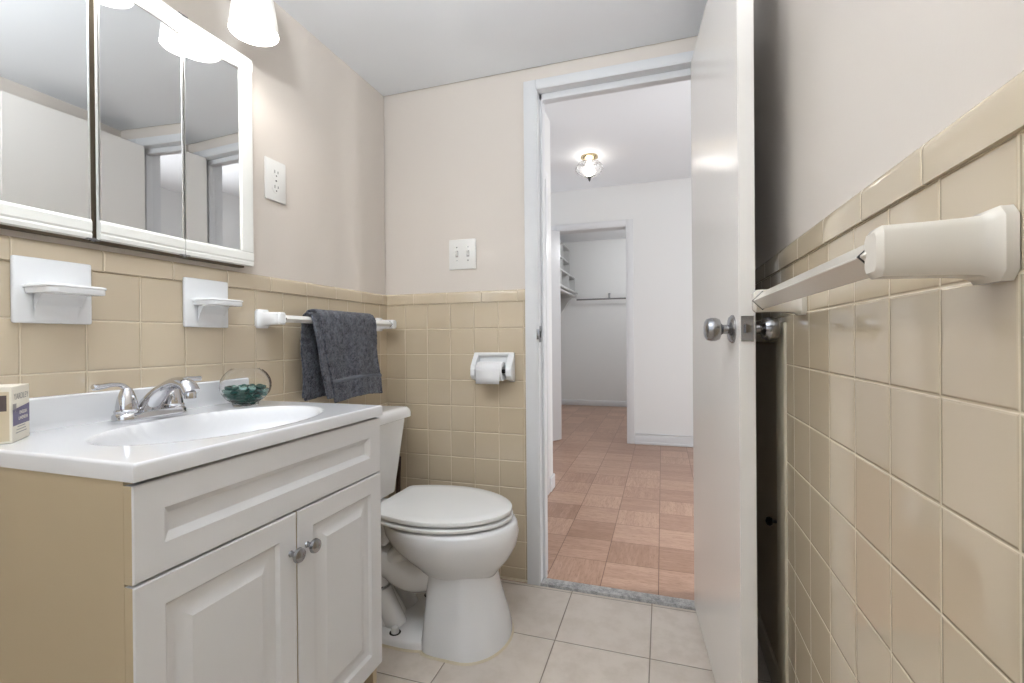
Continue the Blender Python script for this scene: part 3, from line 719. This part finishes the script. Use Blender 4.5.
loft(ft, R); obj('foot_flange', ft, M['porc'], to, ang=60)
tw = B()
tube(tw, curve_pts([(-.70, TY-.03, .235), (-.80, TY-.055, .205), (-.90, TY-.06, .235), (-.975, TY-.05, .215), (-.96, TY-.05, .12), (-.90, TY-.045, .02)], 7), [.062]*12+[.058]*24, 18, sx=1.0)
tube(tw, curve_pts([(-.78, TY-.06, .32), (-.86, TY-.075, .26), (-.93, TY-.07, .16), (-.865, TY-.07, .02)], 7), .036, 16)
tube(tw, curve_pts([(-.78, TY+.06, .32), (-.88, TY+.06, .26), (-.95, TY+.05, .16), (-.90, TY+.05, .02)], 7), .045, 16)
obj('trapway', tw, M['porc'], to, ang=60)
for sg in (-1, 1):
    bc = B(); lathe(bc, [(.013, .028), (.013, .040), (.011, .048), (.005, .052), (.001, .053)], (-.843, TY+sg*.118, 0), n=20)
    bc2 = B(); lathe(bc2, [(.019, .026), (.019, .0305), (.016, .031), (.001, .031)], (-.843, TY+sg*.118, 0), n=20)
    q = obj('bolt_cap', bc, M['seat'], to); obj('washer', bc2, M['black'], q, label='dark washer')
ck = B(); loft(ck, [egg(-1.03, -.595, .156, .0005, flat=1, cf=.5), egg(-1.028, -.60, .151, .006, flat=1, cf=.5)]); loft(ck, [egg(-.76, -.480, .162, .0005, flat=4, cf=.45), egg(-.76, -.484, .158, .006, flat=4, cf=.45)])
obj('caulk_line', ck, M['caulk'], to, label='cream caulk bead at the floor')
def slab(z0_, z1_, xb_, xf, hw, r=.006, crown=0):
    bm = B(); e = {}
    def egg(a, b, w_, z, **k):
        half = curve_pts([(0, .0, 0), (.002, .60, 0), (.010, .715, 0), (.05, .79, 0), (.16, .90, 0), (.32, .985, 0), (.48, 1.0, 0), (.64, .93, 0), (.79, .76, 0), (.90, .54, 0), (.97, .29, 0), (1.0, 0, 0)], 4)
        pts = [(a+(b-a)*p.x, w_*p.y) for p in half]
        return [(x, TY+y, z) for x, y in pts] + [(x, TY-y, z) for x, y in pts[-2:0:-1]]
    R = [egg(xb_+r, xf-r, hw-r, z0_, **e), egg(xb_+.3*r, xf-.3*r, hw-.3*r, z0_+.3*r, **e), egg(xb_, xf, hw, z0_+r, **e), egg(xb_, xf, hw, z1_-r, **e), egg(xb_+.3*r, xf-.3*r, hw-.3*r, z1_-.3*r, **e), egg(xb_+r, xf-r, hw-r, z1_, **e)]
    if crown:
        for k in range(1, 6): R.append(egg(xb_+r+k*.03, xf-r-k*.038, (hw-r)*(1-k*.19), z1_+crown*math.sin(k/5*PI/2), **e))
    loft(bm, R); return bm
obj('seat', slab(.3975, .4095, -.925, -.474, .184, r=.003), M['seat'], to, ang=60)
ld = obj('lid', slab(.4160, .432, -.930, -.477, .182, r=.0035, crown=.003), M['seat'], to, ang=60)
for sg in (-1, 1): obj('hinge_cap', bx(-.945, -.905, TY+sg*.075-.018, TY+sg*.075+.018, .385, .418, .006, 3), M['seat'], ld)
def rrect(x0, x1, y0, y1, z, r=.03, n=6):
    o = []
    for cx, cy, a0 in ((x1-r, y1-r, 0), (x0+r, y1-r, PI/2), (x0+r, y0+r, PI), (x1-r, y0+r, 1.5*PI)):
        for k in range(n+1): a = a0+PI/2*k/n; o.append((cx+r*math.cos(a), cy+r*math.sin(a), z))
    return o
tk = B()
def tr_(z, t): return rrect(-1.165+.01*(1-t), -1.015+.022*t, TY-.185-.045*t, TY+.185+.045*t, z, .032)
loft(tk, [rrect(-1.145, -1.035, TY-.165, TY+.165, .386, .03), tr_(.392, 0), tr_(.41, .05), tr_(.68, 1)])
obj('tank', tk, M['porc'], to, ang=60)
tl = B(); q = (-1.172, -.975, TY-.245, TY+.245)
def ins(d, z, r=.03): return rrect(q[0]+d, q[1]-d, q[2]+d, q[3]-d, z, r)
loft(tl, [ins(.008, .679), ins(.0, .683), ins(0, .700), ins(.004, .713), ins(.012, .7215), ins(.03, .7235), ins(.06, .724)])
obj('tank_lid', tl, M['porc'], to, ang=60)
fh = B(); lathe(fh, [(.012, 0), (.012, .006), (.006, .008), (.006, .018), (.001, .019)], (-.992, TY-.17, .63), (1, 0, 0), 16); tube(fh, [(-.978, TY-.17, .63), (-.974, TY-.14, .627), (-.972, TY-.10, .622)], [.006, .005, .006], 10)
obj('flush_lever', fh, M['chrome'], to, label='chrome flush lever')

pl = thing('plunger', 'dark brown stick standing in the corner behind the toilet tank', 'plunger', (-1.10, 1.765, 0))
obj('stick', tube(B(), [(-1.105, 1.768, .06), (-1.096, 1.782, .485)], .0095, 12), M['brownstick'], pl)
obj('rubber_cup', lathe(B(), [(.045, 0.0), (.048, .01), (.045, .03), (.030, .05), (.015, .06), (.012, .085), (.001, .09)], (-1.105, 1.768, 0.0), n=28), M['rubber'], pl)

# ------------------------------------------------------------------ toilet paper holder and roll
tp = thing('toilet_paper_holder', 'white ceramic toilet paper holder on the back tiled wall', 'toilet paper holder', (-.67, YB, h(-.118)))
x0, x1, z1, z0_ = -.750, -.574, h(-.052), h(-.175)
hb = B(); box(hb, x0+.02, x1-.02, YB-.007, YB-.0006, z0_+.01, z1, .003); box(hb, x0, x1, YB-.018, YB-.0006, z1-.016, z1, .005, 3)
obj('back_plate', hb, M['ceramic'], tp)
for xa, xb_ in ((x0, x0+.020), (x1-.024, x1)):
    pp = B(); prism(pp, [(xa, YB-.0006, z1-.002), (xa, YB-.016, z1-.002), (xa, YB-.050, h(-.108)), (xa, YB-.062, h(-.120)), (xa, YB-.062, h(-.145)), (xa, YB-.048, h(-.160)), (xa, YB-.0006, z0_)], (xb_-xa, 0, 0), .004, 3)
    obj('side_arm', pp, M['ceramic'], tp)
obj('roller', tube(B(), [(x0+.018, YB-.045, h(-.127)), (x1-.022, YB-.045, h(-.127))], .008, 14), M['dark'], tp, label='dark spring roller')
rl = thing('toilet_paper_roll', 'white toilet paper roll on the ceramic holder', 'toilet paper', (-.675, YB-.045, h(-.127)))
pr = B(); lathe(pr, [(.0185, 0), (.038, 0), (.0388, .002), (.0388, .104), (.038, .106), (.0185, .106), (.0185, 0)], (-.717, YB-.0465, h(-.127)), (1, 0, 0), 40, cap=False)
obj('roll', pr, M['paper'], rl)
sh2 = B(); a_ = [(YB-.0465-.0393*math.cos(q), h(-.127)+.0393*math.sin(q)) for q in (1.2, .8, .4, 0)] + [(YB-.0855, h(-.150)), (YB-.085, h(-.176))]
for (ya, za), (yb, zb_) in zip(a_, a_[1:]): quad(sh2, [(-.715, ya, za), (-.615, ya, za), (-.615, yb, zb_), (-.715, yb, zb_)])
bmesh.ops.remove_doubles(sh2, verts=sh2.verts, dist=1e-5)
o = obj('loose_sheet', sh2, M['paper'], rl); md = o.modifiers.new('t', 'SOLIDIFY'); md.thickness = .0006

# ------------------------------------------------------------------ outlet and light switch
ou = thing('wall_outlet', 'white duplex wall outlet beside the mirror cabinet', 'outlet', (XL-.006, 1.197, h(.515)))
obj('cover_plate', bx(XL-.0055, XL+.001, 1.155, 1.239, h(.450), h(.582), .003, 3), M['plastic'], ou)
for zc in (h(.540), h(.492)):
    f = obj('receptacle', lathe(B(), [(.001, 0), (.0165, 0), (.0165, .002), (.001, .0021)], (XL+.0005, 1.197, zc), (1, 0, 0), 24), M['plastic'], ou)
    s_ = B(); box(s_, XL+.0024, XL+.003, 1.197-.0075, 1.197-.0055, zc-.001, zc+.009); box(s_, XL+.0024, XL+.003, 1.197+.0055, 1.197+.0075, zc, zc+.008); box(s_, XL+.0024, XL+.003, 1.197-.002, 1.197+.002, zc-.0105, zc-.0065)
    obj('slots', s_, M['dark'], f)
obj('screw', lathe(B(), [(.001, 0), (.003, 0), (.003, .001), (.001, .0012)], (XL+.001, 1.197, h(.516)), (1, 0, 0), 12), M['nickel'], ou)
sw = thing('light_switch', 'white double toggle switch plate above the toilet paper holder', 'light switch', (-.806, YB+.006, h(.365)))
obj('cover_plate', bx(-.868, -.744, YB-.001, YB+.0055, h(.301), h(.429), .003, 3), M['plastic'], sw)
for xc in (-.831, -.780):
    q = obj('toggle_slot', bx(xc-.006, xc+.006, YB-.0018, YB-.0009, h(.353), h(.380)), M['grey_print'], sw)
    tg = B(); prism(tg, [(xc-.004, YB-.001, h(.358)), (xc-.004, YB-.014, h(.376)), (xc-.004, YB-.012, h(.381)), (xc-.004, YB-.001, h(.374))], (.008, 0, 0), .001, 1); obj('toggle', tg, M['plastic'], q)
    for zc in (h(.395), h(.338)): obj('screw', lathe(B(), [(.001, 0), (.003, 0), (.003, .001), (.001, .0012)], (xc, YB-.001, zc), (0, -1, 0), 12), M['nickel'], sw)

# ------------------------------------------------------------------ mirrored medicine cabinet
mc = thing('medicine_cabinet', 'white-framed three-door mirrored medicine cabinet above the vanity', 'medicine cabinet', (XL, .775, h(.52)))
MX = -1.150; my = (.474, .674, .874, 1.077); mz0, mz1 = h(.221), h(.829)
obj('cabinet_box', bx(XL-.005, MX-.0145, my[0]+.010, my[3]-.014, mz0-.004, mz1-.006, .002), M['box_shade_brown'], mc, label='cabinet box behind the mirror doors, coloured dark as shade')  # reaches below the frame as a dark strip standing for shade
for k in range(3):
    y0, y1 = my[k]+(.001, .0055, .0016)[k], my[k+1]-(.0035, .0016, .001)[k]; top = .048; bot = .042
    HG = ((0, 0), (2.8, my[2]), (-2.0, my[2]))[k]
    def swing(bm):
        bmesh.ops.rotate(bm, verts=bm.verts, cent=(MX-.010, HG[1], 0), matrix=Matrix.Rotation(math.radians(-HG[0]*-1), 3, 'Z') if HG[0] else Matrix.Identity(3)); return bm
    ls = .040 if k == 0 else 0; rs = .042 if k == 2 else 0
    zi0, zi1 = mz0+bot, mz1-top
    bm = B(); box(bm, MX-.013, MX-.004, y0+.001, y1-.001, mz0+.001, mz1-.001)
    def bev_rail(bm, ya, yb, za, zb_, horiz, flip):
        # moulded frame rail: high outer edge with two steps down to the mirror
        if horiz:
            pr_ = [(MX-.010, za), (MX, za+(.002)), (MX+.001, za+.010), (MX-.001, za+.014), (MX+.001, za+.018), (MX+.001, zb_-.006), (MX-.002, zb_), (MX-.010, zb_)] if not flip else [(MX-.010, zb_), (MX, zb_-.002), (MX+.001, zb_-.012), (MX+.001, za+.011), (MX-.0015, za+.008), (MX+.0, za+.005), (MX-.002, za), (MX-.010, za)]
            loft(bm, [[(x, y, z) for x, z in pr_] for y in (ya, yb)])
        else:
            pr_ = [(MX-.010, ya), (MX-.002, ya), (MX+.001, ya+.006), (MX+.001, yb-.004), (MX, yb), (MX-.010, yb)]
            if flip: pr_ = [(x, yb-(y-ya)) for x, y in pr_]
            loft(bm, [[(x, y, z) for x, y in pr_] for z in (za, zb_)])
    bev_rail(bm, y0, y1, mz0, zi0, True, False); bev_rail(bm, y0, y1, zi1, mz1, True, True)
    if rs: bev_rail(bm, y1-rs, y1-.0003, zi0-.001, zi1+.001, False, False)
    if ls: bev_rail(bm, y0+.0003, y0+ls, zi0-.001, zi1+.001, False, True)
    dr = obj('mirror_door', swing(bm), M['mframe'], mc, ang=25)
    obj('mirror_pane', swing(bx(MX-.0045, MX-.0025, y0+ls+.002, y1-rs-.002, zi0+.0005, zi1-.0005)), M['mirror'], dr, smooth=False)
    eg = B()
    if not rs: box(eg, MX-.0048, MX-.0012, y1-.0032, y1-.0008, zi0, zi1)
    if not ls: box(eg, MX-.0048, MX-.0012, y0+.0008, y0+.0032, zi0, zi1)
    box(eg, MX-.004, MX-.0005, y0+ls, y1-rs, zi1-.002, zi1+.0035)
    obj('metal_edge', swing(eg), M['alu'], dr, label='thin metal mirror edge')
for yy in my[1:3]:
    for zz, s_ in ((mz0, -1), (mz1, 1)):
        q = B(); box(q, MX-.022, MX+.0015, yy-.012, yy+.012, zz-.0018, zz+.0018, .0006, 1); box(q, MX-.010, MX-.001, yy-.004, yy+.004, zz-.004, zz+.004, .001, 1); obj('hinge_clip', q, M['nickel'], mc, label='dull metal hinge clip')

# ------------------------------------------------------------------ added uplight bowl above the view, to brighten the ceiling
ul = thing('ceiling_lamp', 'added white bowl uplight on three rods, unseen above the bathroom view', 'ceiling lamp', (-.40, .14, CE))
obj('canopy', lathe(B(), [(.001, 0), (.06, 0), (.06, -.015), (.02, -.03), (.001, -.03)], (-.40, .14, CE), n=32), M['nickel'], ul)
obj('bowl', lathe(B(), [(.001, -.45), (.10, -.44), (.16, -.41), (.19, -.37), (.187, -.37), (.155, -.405), (.10, -.432), (.001, -.442)], (-.40, .14, CE), n=40), M['plastic'], ul)
sr = B()
for k in range(3):
    a = 2*PI*k/3; tube(sr, [(-.40+.05*math.cos(a), .14+.05*math.sin(a), CE-.02), (-.40+.185*math.cos(a), .14+.185*math.sin(a), CE-.372)], .004, 8)
obj('support_rods', sr, M['nickel'], ul)

# ------------------------------------------------------------------ vanity light
vl = thing('vanity_light', 'three-lamp wall light with white bell shades above the mirror', 'wall light', (XL, .767, h(.99)))
obj('back_plate', bx(XL-.0055, XL+.022, .767-.30, .767+.30, h(.985), h(1.045), .006, 3), M['nickel'], vl)
for y in LAMP_Y:
    ar = B(); tube(ar, curve_pts([(XL+.02, y, h(1.015)), (-1.09, y, h(1.03)), (LAMP_X, y, h(1.02)), (LAMP_X, y, h(.975))], 6), .007, 12); ar = obj('arm', ar, M['nickel'], vl)
    pf = [(.016, .165), (.026, .158), (.037, .138), (.046, .105), (.053, .065), (.058, .025), (.060, .0)]
    obj('lamp_shade', lathe(B(), pf, (LAMP_X, y, LAMP_Z), n=48, cap=False), M['shade'], ar, ang=180)
